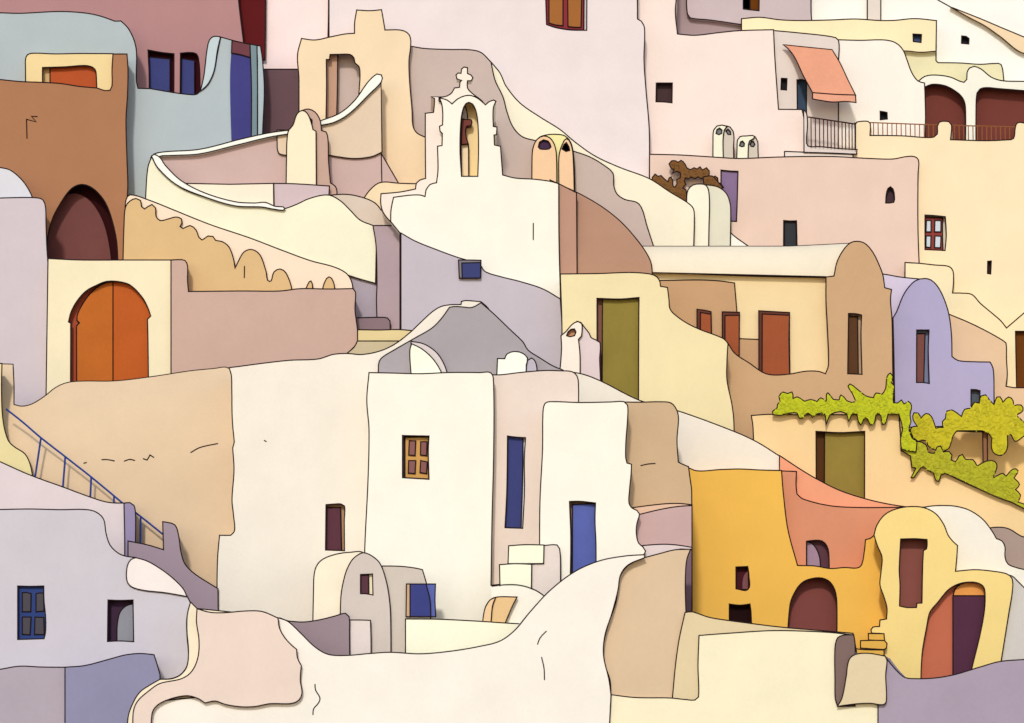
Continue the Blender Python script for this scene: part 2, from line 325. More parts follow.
leaf('reveal', "461.5,176.3 461,142 468.5,145 468.7,176.3", 91.4, (250,226,190), off=.5, t=.15, kind='plaster')
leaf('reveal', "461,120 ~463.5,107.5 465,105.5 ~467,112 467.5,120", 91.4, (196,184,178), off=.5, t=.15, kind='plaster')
S('vault_side', "550,181 ~575,191.5 ~600,205.5 ~620,221 ~636,238.5 ~647,254 ~651.7,266 652.3,300 550,300", 91.65, (184,142,117), t=3, swell=("y", [(180,.5),(205,.3),(235,.1),(262,0),(300,0)]))  # flanks of the cream church vault: shade painted in as browns
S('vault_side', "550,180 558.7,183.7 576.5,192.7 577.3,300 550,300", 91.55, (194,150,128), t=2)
T('church_bell', 'small dark red bell hanging in the church gable', 'bell', 466, 144, 91.75)
S('bell', "461.8,119 ~466,119.3 ~471.5,120 ~472,122.5 ~471,125.5 ~466.5,126.3 ~465.5,130 ~466.5,138 468.3,143.8 461.3,144.6 461.3,130", 91.75, (122,62,52), t=.3, kind='paint')
T('lavender_wall', 'long lavender grey wall below the church with a blue window', 'wall', 480, 400, 91)
S('wall', "401,233 ~415,241 ~440,251 ~458,257.5 ~470,261 480.5,265 ~485,271.5 ~500,276.5 ~520,281.5 ~543,289 560.3,299 ~562,330 560,390 560,430 401,430", 91, (203,192,199), marks=[])
S('window_surround', "458.5,260 470,260 481,260.3 480.5,278 459.3,278.2", 90.9, (132,126,132), t=.3, kind='paint')
S('window', "461.8,263 480.7,262.5 480.5,278 462.2,278", 90.86, (58,64,116), t=.1, kind='paint')
# ================================================================ top centre and right
T('tall_lilac_house', 'tall pale lilac pink house with a red framed window at the top', 'house', 490, 200, 95.85)
S('wall', "329,-60 637,-60 637.5,19 ~641,21 ~644.5,28 ~644,60 ~646,90 ~649,125 ~649.5,150 649,220 329,220", 95.85, (240,225,222),
  holes=[("545,-25 587,-25 586.7,30.3 ~570,30 ~555,27.5 546.5,24.5", .2, (222,216,216))])
w = leaf('window', "545,-25 584,-25 583.7,30 ~570,29.5 ~558,27.8 546.5,24.5", 95.85, (142,42,52), off=.12)
S('pane', "549,-20 563,-20 563,25.7 ~556,25 549,23", 95.95, (165,102,45), t=.05, kind='paint', parent=w)
S('pane', "567.5,-20 582,-20 581,27.3 ~575,27.3 568,26.5", 95.95, (165,102,45), t=.05, kind='paint', parent=w)
T('mauve_roof_house', 'mauve house at the top edge with one brown window', 'house', 745, 60, 98.0)
S('side_wall', "670,-60 750,-60 750,60 670,60", 98.2, (172,150,150))  # shaded face of the mauve wall, painted a darker tone
S('wall', "686.3,-60 ~686.5,0 ~687.5,14 ~690,17.8 ~710,20 741,24.5 746,60 840,60 812.7,30 ~811,10 812,-60", 98.0, (207,188,188), holes=[("743,-25 759.5,-25 759,10.7 ~750,9.8 743.3,9", .2, (110,60,16))])
T('yellow_roof_band', 'long pale yellow parapet house with one small blue window', 'house', 880, 60, 97.8)
S('wall', "741.5,18.7 ~760,17.3 ~780,19.8 ~800,20.5 ~830,20 ~855,19 ~880,20.5 ~895,20.3 ~915,18.6 936.5,20.6 936,51.3 ~920,52.3 ~906,51 ~880,52 741.5,52", 97.8, (254,236,190),
  holes=[("913,34 921.5,34.5 921,42.5 913.3,41.5", .2, (70,82,116))])
M('khaki_wall', 'khaki wall patch under the pale yellow parapet', 'wall', "890,45 936.2,45 936,60.5 938,62.7 ~960,63 ~980,64.3 ~995,63.5 ~1001,64.5 1004,81 1004,140 890,140", 98.0, (236,226,182))
T('white_hilltop_house', 'white house at the top right with a tiny black window', 'house', 930, 120, 98.7)
S('wall', "805,-60 1200,-60 1200,140 805,140", 98.7, (254,250,240), holes=[("961.7,36 ~966,36.3 969,38.5 968.7,44 961.5,43.3", .2, (34,38,44))], marks=["934,-4 938,0 950,6.7"])
S('pilaster', "867.3,-60 880.8,-60 880.8,60 867.3,60", 98.5, (233,219,207), t=.3)
S('ramp', "950,6.7 ~980,18.5 ~1000,27 1024,37 1200,62 1200,95 ~1024,53.5 ~1000,36.5 ~985,26 ~968,17", 98.5, (247,218,178), t=.5)
T('arcade_house', 'white house with two dark red arches at the right', 'house', 980, 160, 97.2)
S('wall', "900,84 918,81.5 ~925,76.3 ~935,75 ~950,77 ~960,81.3 ~964,82.3 ~966.7,79.5 ~967,73 ~969.5,68 ~974,66.3 ~981,69 ~991,77 ~1000,80.3 ~1012,81.3 1200,81 1200,200 900,200", 97.2, (250,246,228),
  holes=[("915,88 925,87 ~932,84.3 ~945,85.7 ~956,91.5 ~963,98.5 ~965.5,108 965.3,160 915,160", .5, (118,62,54)), ("976,160 ~976,110 ~977,93 ~980,89 ~986,87.6 ~1000,88.7 1080,95 1080,160", .5, (118,62,54))])
T('cream_square_house', 'cream house with sloping shoulder and one black window above the railing', 'house', 880, 200, 96.9)
S('wall', "830,39.5 ~860,40.3 ~885,40 ~896,43 ~903,50 ~907,60 ~912,73 ~918,81 924.5,83 ~925,95 ~925.5,120 924,210 830,210", 96.9, (255,245,231), holes=[("880.2,111.3 ~884,111.8 887,112.5 887.3,119 880.3,119.8", .2, (34,36,40))])
T('peach_house', 'pale peach house with small dark window beside the awning', 'house', 720, 180, 96.6)
S('wall', "630,-60 676.5,-60 ~676.5,-5 ~675.3,12 677.5,34 ~695,35.3 ~720,32.5 ~740,30.6 773.5,29.7 ~775,60 778.5,109.3 802,109.5 ~804,120 803.8,200 630,200", 96.6, (251,231,219),
  holes=[("656.3,83 672.3,83 672,102.8 ~664,102 656,101.8", .25, (76,56,56))])
S('balcony_wall', "765,29.8 ~800,33 ~832,36.8 ~838.3,40 ~838.6,60 838,190 765,190", 96.8, (232,218,207), holes=[("781.3,78.3 787,78.6 786.5,90 781,89.6", .2, (40,40,42)), ("797,79.8 ~802,79.5 806.5,81 806.5,112 797.3,112", .2, (66,84,106))])
T('awning', 'salmon cloth awning over the small balcony', 'awning', 820, 100, 96.3)
S('cloth', "783,44.7 ~800,46.5 832,49.7 ~840,63 ~848,80 855.5,95 ~835,94.3 812.5,92.6 ~803,75 ~795,58 ~788,48.5", ('v', 44.7, 96.55, 95, 95.7), (232,160,126), t=.06, kind='paint')
S('valance', "812.5,92.6 ~835,94.3 855.5,95 856,102.5 ~845,101.5 ~832,102 812.5,99", 95.68, (234,166,136), t=.04, kind='paint')
T('balcony', 'small balcony with dark railing under the salmon awning', 'balcony', 830, 155, 95.8)
S('slab', "803.8,110 ~806.5,113 ~807.5,125 ~806.5,140 ~808,146 ~820,146.6 ~840,148.6 857,149.5 856.5,154.2 ~830,153 804,152.3", 95.8, (232,217,208), t=.9)
S('slab', "784.5,151.4 ~800,152 ~830,153.3 853,154 853,175 784.5,175", 95.85, (236,222,210), t=.9)
mb = MB(); mb.line([(808, 117), (855, 124)], 95.7, .7, False, (70, 42, 40)); mb.line([(855, 122.5), (855.3, 149.5)], 95.7, .7, False)
r = mb.build('railing', CUR)
for i, x in enumerate((811, 815.3, 819.5, 823.5, 827.5, 831, 834.5, 838.3, 842, 845.5, 849, 852)):
    mb = MB(); y = 117+(x-808)*7/47; mb.line([(x, y), (x+.2, 146.3+(x-808)*.06)], 95.7, .55, False, (96, 52, 48)); mb.build('baluster', r)
T('terrace_railing', 'rust coloured metal railing on the yellow terrace wall', 'railing', 940, 138, 96.2)
for a, b in (((869.5, 122.5), (937.5, 125)), ((950.5, 125.3), (1016, 127))):
    mb = MB(); mb.line([a, b], 96.2, .6, False, (158, 98, 58), kind='paint'); rr = mb.build('rail', CUR)
    x = a[0]+4
    while x < b[0]-2:
        mb = MB(); mb.line([(x, a[1]+(x-a[0])*.037), (x+.2, 142)], 96.2, .5, False, (158, 98, 58), kind='paint'); mb.build('baluster', rr); x += 4.6
T('yellow_terrace_house', 'broad pale yellow house with red framed window and notched parapet', 'house', 960, 340, 96)
S('wall', "830,150 855.5,150 855.5,124 ~857,122 ~868,121.3 ~870.3,123.5 870,135.5 ~885,135.5 ~905,136 ~925,137.5 ~934,137 ~937.3,134 ~937.5,126 ~939.5,122 ~949,121.8 ~951.5,125 950.5,139.7 ~985,140.7 ~1008,139.8 ~1013.5,138.5 ~1015.3,128 ~1017.5,122.8 1026,123.3 1200,123 1200,430 830,430", 96, (254,231,190),
  holes=[("925,215 ~935,215.6 945.3,216.7 ~946.3,235 945,250.5 ~935,250 925,249.6", .25, (238,226,200)), ("987.7,261.3 991.3,261 990.7,274 987.5,273.5", .2, (62,46,42))])
w = leaf('window', "925,217 942.7,217.8 ~942.5,235 943,250.3 925,249.6", 96, (142,60,52), off=.16)
for q in ("926.5,220.5 931,220.5 931,231.8 926,231.8", "935,220.5 941,220.8 940.8,231.8 934.6,231.8", "926.2,236 931,236 930.6,247.5 926,247", "935,236 941,236.3 940.5,247.7 934.6,247.5"):
    S('pane', q, 96.13, (205,214,220), t=.04, kind='glass', parent=w)
T('peach_terrace_house', 'wide peach house with purple door and black door under the chimneys', 'house', 780, 330, 95.5)
S('wall', "649.5,154.3 ~680,155 ~720,157.5 ~740,158.5 ~780,157 ~830,156.5 ~870,158.5 ~893,159 ~905,156.8 ~914,156.5 ~918.5,160 ~918,175 ~918,230 920,283 920,380 649.5,380", 95.5, (237,207,188),
  holes=[("721,170 ~730,171 738,171.3 ~737.3,200 736.5,221.5 721,221", .15, (138,112,146)), ("783.7,220.5 ~790,221 796.5,220.8 797.3,255 783.5,255", .2, (46,48,52)), ("885.7,203 ~886.3,194 ~888,188.5 ~890.5,186.7 ~893,189 ~894.5,196 ~893.8,202.3 ~890,203", .2, (76,56,62))])
leaf('door', "721,170.5 738,171.5 ~737.3,200 736.5,221.3 721,221", 95.5, (138,112,146), off=.06)
leaf('door', "784.5,221.3 796,221.5 796.7,255 784.3,255", 95.5, (50,52,56), off=.1)
def small_chimney(lab, f, s, h1, h2, x):
    T('chimney', lab, 'chimney', x, 158, 95.75, 'small twin opening chimneys on the peach terrace wall')
    S('face', f, 95.75, (250,246,218), t=.5, holes=[(h1, .04, (128,128,130))]); S('side', s, 95.8, (216,204,186), t=.5, holes=[(h2, .04, (128,128,130))])  # the side is a shaded copy of the face colour
small_chimney('taller rounded chimney with two openings on the peach terrace wall', "713,175 ~713,140 ~713.7,130 ~717,126 ~722,125 ~727,126.3 ~724.3,130 ~723,142 724,175", "726,125.8 ~730,127 ~733,131 ~734,138 ~733.5,148 734.3,175 722.5,175 722.5,140 ~723.5,130",
  "716,133.5 ~717,129.5 ~719.5,128 ~722,130 ~721.7,133.5 ~719,134.7", "725.8,131 ~728,129 ~730.5,131.5 ~730.8,134.5 ~728,134.5", 723)
small_chimney('shorter rounded chimney with two openings on the peach terrace wall', "736.3,175 ~737,150 ~737.5,140 ~740,136.7 ~746,136 ~755,136.7 ~749.5,141 ~748.3,148 748,175", "752,136.3 ~756,138 ~757.8,142 ~758,150 759,175 746.5,175 746.5,145",
  "739.5,145.8 ~740.5,142 ~742.5,141 ~744.5,143.5 ~744,146.3 ~741.5,146.7", "750,144.5 ~751.5,141.3 ~753.5,141.5 ~755,144.5 ~753.5,146.7 ~751,146.3", 747)
T('stepped_house', 'pale yellow stepped house with brown door at the right edge', 'house', 980, 430, 95)
S('wall', "905,262.5 919.5,263.3 ~935,265 ~949,266.5 ~953,271 ~953.5,282 952.5,293 ~963,293.2 ~972,294.5 ~980,303 ~993,314 ~1001,321 1006.5,328 1024,313 1200,262 1200,440 905,440", 95, (251,233,188),
  holes=[("1015.5,331.3 1075,331.3 1075,410 1017,410 ~1016,360", .2, (110,62,22))])
M('tan_block', 'plain tan sloping house right of the lavender vault', 'house', "940,309 948.5,314 ~970,323 ~990,333 1003,340.5 ~1006,343 ~1006.5,360 ~1007.3,375 1006,386.3 ~1015,387.7 1200,387.7 1200,500 900,500 900,300", 94, (233,198,160))
T('lavender_vault_house', 'lavender blue vaulted house with narrow brown window', 'house', 930, 480, 93)
S('roof', "868,272.5 ~885,274.3 ~900,277 925,279.5 925,340 868,340", 93.3, (224,212,233), t=2)
S('wall', "893,317.8 ~896.5,312 ~904,294 ~913,282.5 ~920,279 ~925,278.5 ~931,280 ~938,287 ~944.5,300 ~949,315 ~951.5,335 952,356.5 ~958,360.5 ~975,361.8 990,362 ~993,368 ~994,385 994,500 896,500 ~894,360", 93, (180,172,206),
  holes=[("916.7,330 ~923,330 929,330 ~928.3,350 929.3,383.5 ~923,382.5 916.5,382.5", .25, (130,136,166)), ("971,389.5 ~976,389.6 980,390.7 979.5,406 971,406", .2, (86,95,106))])
leaf('window', "916.7,333.7 925,333.7 ~924.3,360 923.7,382.7 916.5,382.5", 93, (126,76,68))
T('vaulted_house', 'long house with cream barrel roof and brown gable end', 'house', 780, 480, 91.9)
S('wall', "640,272 660,272 ~700,274 ~760,276.3 828,277.5 830,380 830,440 640,440", 92, (246,219,168))
mb = MB(); vs, fs, NX, NA = [], [], 24, 12
for i in range(NX+1):
    x = 636+i*(852-636)/NX; y1 = 272.2+(x-640)*.024; y0 = 246.4 if x < 790 else 246.4-(x-790)*.05
    for k in range(NA+1):
        a = k/NA*math.pi/2; vs.append(W(x, y1-(y1-y0)*math.sin(a), 91.72+.8*(1-math.cos(a))))
    vs.append(W(x, y1, 93.6))
n = NA+2
fs = [(i*n+k, (i+1)*n+k, (i+1)*n+(k+1) % n, i*n+(k+1) % n) for i in range(NX) for k in range(n)]+[tuple(range(n)), tuple(NX*n+k for k in range(n))]
mb.add(vs, fs, mat((246,231,203))); mb.line([(636, 246.4), (790, 246.4), (852, 243.3)], 92.5, .62, False); mb.line([(636, 272.2), (826, 276.7)], 91.72, .62, False)
mb.build('roof', CUR)
S('render_patch', "640,280.5 ~660,280.5 ~700,280 ~720,281 734.5,283 737,313 737,440 640,440", 91.93, (203,161,120), t=.3)
S('render_patch', "730,338.3 762,339.6 762,440 730,440", 91.9, (203,161,120), t=.3)
for a, b in (("697,309.3 ~705,310.3 711,311.7 ~711.3,325 712.3,380 697,380", "700.5,312.5 711,314.3 712,380 700,380"), ("722.3,311.8 739.5,312.3 ~739,340 739,400 722.3,400", "725,315.5 739.3,315.3 739,400 725,400"), ("758.8,310.8 789.5,312.5 ~789.5,340 790.5,410 759,410", "762.3,314 789.5,315.3 ~789,340 790.5,410 762,410")):
    S('window_surround' if a[0] != '7' else 'door_surround', a, 91.84, (100,52,38), t=.3, kind='paint')
    S('window' if a[:2] != '75' else 'door', b, 91.8, (160,82,46), t=.2, kind='paint')
S('gable_wall', "826,277 834,276 ~837,262 ~843,250.5 ~850,243 ~857,241.3 ~865,243.5 ~873,252.5 ~880,267 ~883,275.5 884.7,287.7 891.5,289.5 ~890.5,300 ~892,320 ~893,380 896,450 896,520 725,520 725,340 728,343.5 ~735,353.5 ~750,363.5 ~763,372.5 ~773,375 ~790,374 ~805,371.3 ~818,371.3 825.5,373.7 ~828.5,365 ~827.5,330 ~826,300", 91.5, (208,169,128),
  holes=[("848.5,313.5 ~855,313.6 861.6,315 ~861,335 862,374.3 847.7,373.7", .25, (194,164,134))])
leaf('window', "848.5,316 857.5,316.5 ~858,350 858.3,374 847.7,373.7", 91.5, (90,56,28))
T('olive_door_house', 'yellow house with a tall olive green door beside the pointed chimney', 'house', 640, 480, 90)
S('wall', "560.3,274 ~600,273.5 ~630,272.5 ~650,274 ~657,277 ~660,282 660.5,286.3 667.5,287.5 ~669,300 ~669.7,308 ~673,313 ~685,322 ~700,329.5 ~715,335 ~724,339 728,343.5 ~727,360 ~727,380 ~732,405 ~734,425 733.5,500 560,500 560,380 ~562,335", 90, (244,226,176),
  holes=[("597,298.3 ~620,299 639,297.5 ~638.7,340 638.5,440 597,440", .3, (142,96,82))])
leaf('door', "602.5,298.8 ~620,299.3 639,297.8 ~638.7,340 638.5,440 602,440", 90, (144,126,54))
T('pointed_chimney', 'pointed cream chimney beside the olive green door', 'chimney', 580, 376, 89.5)
S('face', "558.7,385 ~561.5,350 561,335.7 ~566,331.5 ~572,324.5 ~578,321.5 ~581.7,323.5 ~582,332 ~581.5,336 578.5,339.3 ~580,355 580,385", 89.5, (254,239,220), t=.5, holes=[("566.5,335.7 ~568,332 ~571,329.2 ~574.5,329 ~576,332 ~574.5,335.7 ~570,336.8", .15, (206,152,116))])
S('side', "577,321.3 581,322.5 ~585,328 ~589,333 ~591,337.5 ~596,340 ~600,342.5 ~599.7,360 601,390 577,390", 89.6, (230,209,206), t=.5)  # shade on the cream chimney's side, painted as pink
T('vine_house', 'peach house with brown and olive door under the climbing vine', 'house', 880, 560, 87)
S('wall', "751.3,415.5 ~770,414.3 ~800,414.7 899,414.5 ~900,430 901.5,449 ~912,455.5 ~930,465.5 945,473 ~970,485 ~1000,497.5 1040,514.5 1200,582 1200,680 753,680 753.5,438 ~752.8,425", 87, (248,213,156),
  holes=[("816,431.3 ~840,432.6 864.7,431.3 864.5,560 816.5,560", .3, (90,56,28))])
leaf('door', "824.7,432 ~840,432.6 864.7,431.5 864.5,560 824,560", 87, (147,126,54))
M('golden_wall', 'golden peach wall behind the climbing vine', 'wall', "880,428 1200,420 1200,600 880,600", 89.3, (253,211,140))
T('pergola', 'thin brown pergola post and beam among the leaves', 'pergola', 985, 461, 88.2)
S('post', "982.7,431 987.3,431.5 987.7,480 983.3,480", 88.2, (152,102,72), t=.15, kind='paint')
S('beam', "955,429.7 988,430.3 988,432 955,431.2", 88.1, (40,30,24), t=.15, kind='paint')
M('cream_ramp', 'cream ramp wall sloping down from the pointed chimney to the vine house', 'wall', "490,372 ~520,371.7 ~556,371.3 ~580,373.5 ~600,380.7 ~640,400.5 ~680,411.5 ~733,431 ~757,442 779.5,456 780,620 490,620", 86.1, IVORY)
M('salmon_parapet', 'bright salmon curved parapet above the orange house', 'wall', "779.5,455.5 ~800,469 ~815,478 ~840,490.5 ~870,500 ~900,506 930,509 930,620 779,620", 86.0, (246,166,128))
T('salmon_house', 'salmon brown house with a small arched window', 'house', 830, 640, 85.7)
S('wall', "770,470.5 796.5,471.5 ~796,485 797,494 ~803,499 ~830,505.7 ~860,507.5 ~902,507.3 940,507 940,680 770,680", 85.7, (222,149,114),
  holes=[("806.5,600 806.5,541.3 ~814,540.3 ~822,541 ~827,546 ~829,556 829,600", .25, (96,62,72))])
leaf('window', "806.7,600 806.7,541.5 ~812,543.5 ~817,550 ~820,560 820.7,600", 85.7, (166,137,158))
T('orange_house', 'orange house with a dark arch and two small windows', 'house', 780, 680, 85)
S('wall', "685,466 ~697,470.8 ~720,469.6 ~740,469 ~760,470 781.5,470.5 ~783.5,495 ~788,530 797.5,565.5 ~815,566 ~830,568.5 ~845,567.5 ~857,568 ~861.5,565 ~864.5,550 865.5,539.7 ~870,538.5 875,534.5 ~900,534 930,560 930,710 685,710", 85, (248,193,88),
  holes=[("736,567 747.7,566.5 ~749,576 ~748,589.5 736,588.8", .25, (76,30,36)), ("729.3,604 ~740,605.2 750,604 ~751,612 752.3,650 729.3,650", .25, (36,16,16)),
         ("786.5,660 ~790,605 ~796,590 ~803,582 ~812,578.5 ~822,578 ~830,582 ~835.5,592 ~837,610 836.5,660", .55, (132,74,68))])
leaf('window', "747.8,571 ~744.5,574.5 ~742.7,581 742.5,588.8 747.8,589", 85, (132,82,84), off=.18, ink=False)
M('brown_wall', 'plain brownish wall behind the yellow dome house at the right edge', 'wall', "980,530 ~995,527.3 ~1008,528.5 ~1024,537 1200,568 1200,680 980,680", 85.8, (172,149,136))
T('yellow_dome_house', 'yellow dome shaped house with tall brown window and arched plum door', 'house', 940, 700, 84)
S('wall', "874,535 ~877,525 ~885,514.5 ~897,508.7 ~912,506.5 ~925,508 ~936,514 ~944,525 ~948,535 ~953,541.5 957.5,545.5 ~957,555 955.5,571.3 ~975,569.7 ~995,571.5 ~1007,574 ~1012,578.5 ~1012.5,590 ~1009,612 1001,662 1001,720 884,720 884,655 883.7,650 ~886.5,648 ~887,643.5 884.5,640.5 884,633.7 871.5,633 871,629.7 ~873,627 879.5,626.5 880,620 886.5,619 ~887,608 ~884,597 ~880,585 ~881,572 ~882,557 ~877.5,546", 84, (254,223,142),
  holes=[("900.7,539 ~915,538.7 927,539.5 ~927.2,545 926.5,549 923.5,550.5 ~922.7,565 922,603 917,603.3 916.5,607.5 ~907,607.6 899.5,606 ~900,585 ~899.2,570", .5, (142,84,74)),
         ("920.5,700 ~922,655 ~927,625 ~930,612 ~938,602 ~948,590 ~957,584.5 ~966,582.3 ~976,582.5 ~983,586 ~985,592 ~984.5,610 ~980,635 ~972,668 965,700", .35, (204,114,84))])
leaf('door', "953,595.7 985,595.7 ~984.5,610 ~980,635 ~972,668 965,700 953,700", 84, (86,44,66), off=.25)
leaf('fanlight', "953.2,595.7 ~955,589.5 ~960,584.5 ~967,582.3 ~976,582.5 ~983,586 985,592 985,595.7", 84, (235,157,78), off=.25)
M('white_vault', 'white vault rising behind the yellow dome house', 'vault', "920,508 ~932,506 ~945,505.5 ~957,506.5 ~970,510.5 ~983,519.5 ~992,531 996.5,538.7 ~1002,541 ~1005,547 ~1005,557 ~1008,564 ~1016,567.5 1024,569.5 1200,575 1200,720 920,720", 84.6, (249,240,222))
M('grey_corner', 'light grey wall behind the right side of the yellow dome house', 'wall', "990,574 1005,574.5 ~1012,576 ~1018,581.5 1024,587.5 1200,640 1200,720 990,720", 84.3, (217,210,201))
T('stone_steps', 'short flight of ochre steps left of the yellow dome house', 'steps', 870, 665, 83.8)
S('step', "868.3,633.5 884,633.7 884.5,640.7 868.5,640", 83.8, (238,184,84), t=.4)
S('step', "860.5,640.7 ~872,640.3 884.5,640.5 ~887,643.5 ~886.5,648 884,649.5 ~870,648.7 860.5,648", 83.7, (238,184,84), t=.6)
S('step', "850,647.5 ~862,649.5 884,650 884,680 850,680", 83.6, (238,184,84), t=.8)
# ================================================================ lower right
M('violet_wall', 'greyish violet low wall at the lower right', 'wall', "884.5,655.5 ~890,663 ~898,672 ~905,677.5 ~915,678.7 ~935,678 ~955,674.5 ~980,667 ~1000,661.5 1024,659.5 1200,655 1200,775 878,775 878,705 884,690", 76.42, (176,160,175))
M('rounded_block', 'small beige block with curved side at the end of the cream wall', 'block', "837.5,706.3 ~842,698 ~846,678 ~849,660 ~855,654.6 ~868,653.3 885,656 ~887,660 ~885.7,675 ~886.5,698 ~884.5,704.3 ~870,703.3 ~855,704", 76.28, (233,212,172), t=.9)
M('shaded_pier', 'pier painted in dark mauve shade behind the small beige block', 'pier', "837.7,706.3 ~835.3,698 ~835,680 ~835,648 ~837.5,638 ~843,635.3 853.7,634.7 ~855,643 855.3,670 855,706", 76.4, (132,108,101), t=.6)  # shadowed face; the shade is painted in as dark mauve
T('cream_corner_house', 'cream flat wall at the bottom right beside the tan rock', 'wall', 780, 775, 76.46)
S('wall', "699,635.5 ~725,633.5 ~770,630.7 ~800,631 ~830,632.5 853.5,635 858,660 878,690 878,775 604,775 609,715 ~610.5,705 611,694.7 ~635,697.5 ~670,698 ~685,699.5 ~695,700 ~698.5,697 ~698,665", 76.46, (254,242,205))
M('beige_back_wall', 'beige wall behind the cream corner wall', 'wall', "685,612.5 ~692,611.8 ~710,617.5 ~740,622 ~780,627 ~820,630.5 853,633.3 853,740 672,740 672.5,697 ~675.5,665 ~679,640", 76.52, (232,210,167))
M('tan_wall', 'tall tan rounded wall below the mauve band, left of the orange house', 'wall', "611,696 ~610,680 ~604,662 ~603.5,645 ~608,625 ~616,602 ~618,585 ~621,574 ~630,564 645,557.5 ~660,553.5 ~675,549.8 690.5,549.3 ~686.7,560 ~685.3,580 ~685.5,600 686,613 686,760 611,760", 76.62, (226,197,162))
M('violet_pier', 'thin purple brown pier against the orange house', 'pier', "680,549 692,549.5 692,640 680,640", 81.05, (126,100,110), t=.8)
T('shaded_side_house', 'white house with bright blue door and side wall painted in brown shade', 'house', 610, 640, 81)
S('wall', "539,640 ~539.5,560 ~540,500 ~542.5,450 ~543,412 ~545,403.5 ~550,401.7 ~580,402.5 ~610,402 ~624,401.7 ~627.5,405 ~627.5,420 ~626,440 ~625.7,458 627,463 631.5,464.3 ~631,475 ~629.5,490 ~629,503 ~632,508 ~637,510.5 ~639.5,514 ~637,523 ~636.3,533 ~638.5,543 ~643,547 ~645.5,551 644,555 640,640", 81, CREAM,
  holes=[("569.5,501.5 ~580,501.3 595.5,503 ~595,520 ~596,545 596,610 569.5,610 ~570.8,540", .3, (168,138,114))])
leaf('door', "572.5,504.5 595.5,503.8 ~595,520 ~596,545 596,610 572.3,610", 81, (88,100,170))
S('wall', "620,402 ~640,402.2 ~660,401.8 ~671,403 ~676.5,409.5 ~678.5,418 ~677,440 678.3,462 ~680.5,463.3 688.5,466.7 ~690,478 ~691.7,492 691.5,600 620,600", 82, (210,179,142), t=2.5, marks=["640.5,465.7 ~648,464 655.5,463.5"])  # side face of the white house, shade painted in as brown
S('ledge', "620,509.5 ~645,506 ~665,503.8 ~680,503.5 692,504.8 692,600 620,600", 81.6, (232,193,163), t=.6)
S('wall', "620,518 640,514.3 ~660,509.5 ~678,506.5 692,505.5 692,600 620,600", 81.4, (205,171,166), t=.6)
S('ledge', "630,546.7 ~660,544.3 ~675,544.8 692,547.3 692,600 630,600", 81.2, (233,214,211), t=.6)
# ================================================================ centre
T('big_cream_house', 'large cream house with one narrow plum window below the rose wall', 'house', 290, 660, 83.3)
S('wall', "217.5,680 ~217,600 ~217.5,560 219.5,535.3 230.5,535.3 ~234.5,531 ~233.5,515 ~232,500 ~234,470 232.7,448 234.3,442 ~232.3,420 ~231.8,390 ~231.3,375 229,367.7 ~240,366.3 ~265,363 ~290,360.3 ~318,359 ~333,354.5 ~347,353.5 ~362,354.5 ~380,351 ~395,344 ~410,332.5 ~420,323 ~432,312 ~441,306.5 ~450,304.8 461,304.5 461.5,301.3 ~466,300.5 481,301.7 ~488,308 500,330 500,680", 83.3, IVORY,
  holes=[("326,504.7 ~335,504 ~341,504 ~344.5,506 ~344.3,520 344.5,550.7 325.5,550", .25, (188,148,114))], marks=["264,440.3 266.5,441.7"])
leaf('window', "326.5,507.5 340.5,507.5 ~341,530 341.5,550.5 325.5,550", 83.3, (92,50,62))
M('grey_dome_roof', 'grey sloping roof mound rising above the white central house', 'roof', "378.5,420 ~378.5,365 ~381,358.5 ~395,349.5 ~415,338 ~432,328 ~441,319 449.5,307.3 ~455,306.5 ~463,307 ~472,307.5 481,302.7 ~495,315 ~510,329.5 ~523,342 ~528,350 ~540,358 ~553,366 563,370 563,420", 83.15, (175,165,167))
T('half_skylight', 'cream quarter arch skylight on the left of the grey mound', 'skylight', 428, 373, 82.9)
S('face', "413,395 ~410,360 ~410,349 411.7,343.7 ~422,349 ~433,359 ~442,374 446,395", 82.9, (253,253,228), t=.6)
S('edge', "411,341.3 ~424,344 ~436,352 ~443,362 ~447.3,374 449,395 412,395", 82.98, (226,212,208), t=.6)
T('small_roof_vault', 'small white rooftop vault on the right of the grey mound', 'vault', 515, 373, 82.9)
S('face', "496,395 497.5,358.5 504.7,358.7 ~507,354 ~514,351.5 ~522,353 ~527.5,358 ~526.3,365 526,395", 82.85, (254,254,238), t=.5)
S('side', "524,395 ~526.2,368 ~527.5,360.5 ~531.5,358 ~535.5,362 ~537,370 537.5,395", 82.9, (196,187,197), t=.5)  # shaded side of the white vault, shade painted as grey
T('central_white_house', 'tall white central house with orange framed window and steps', 'house', 430, 700, 82)
S('wall', "369,372.6 ~390,373 ~420,373.7 ~450,372.5 ~480,372.6 ~491,373 ~493.5,382 ~493.7,450 ~492,520 491,585.3 ~505,584 ~520,585 ~535,590 547,598 547,720 364.5,720 ~364.5,560 ~368,480 ~369,430 ~366.8,400", 82, CREAM,
  holes=[("402.5,435.5 ~415,435.8 429,436 ~428.3,450 429,479.3 402.5,477.7", .25, (122,106,112))])
w = leaf('window', "405,437.3 428.7,437 ~428.2,450 428.7,479 405,477.7", 82, (214,161,88))
for q in ("409.3,440.7 415.7,441 415,455.6 408.7,455", "420.7,441.7 427,441.7 426.6,455.6 420.5,455", "408.7,460.6 415.7,460.6 415,473.6 408.3,473", "420.7,460.6 427.3,462 426.6,473.6 420,472.5"):
    S('pane', q, 82.15, (142,92,88), t=.04, kind='paint', parent=w)
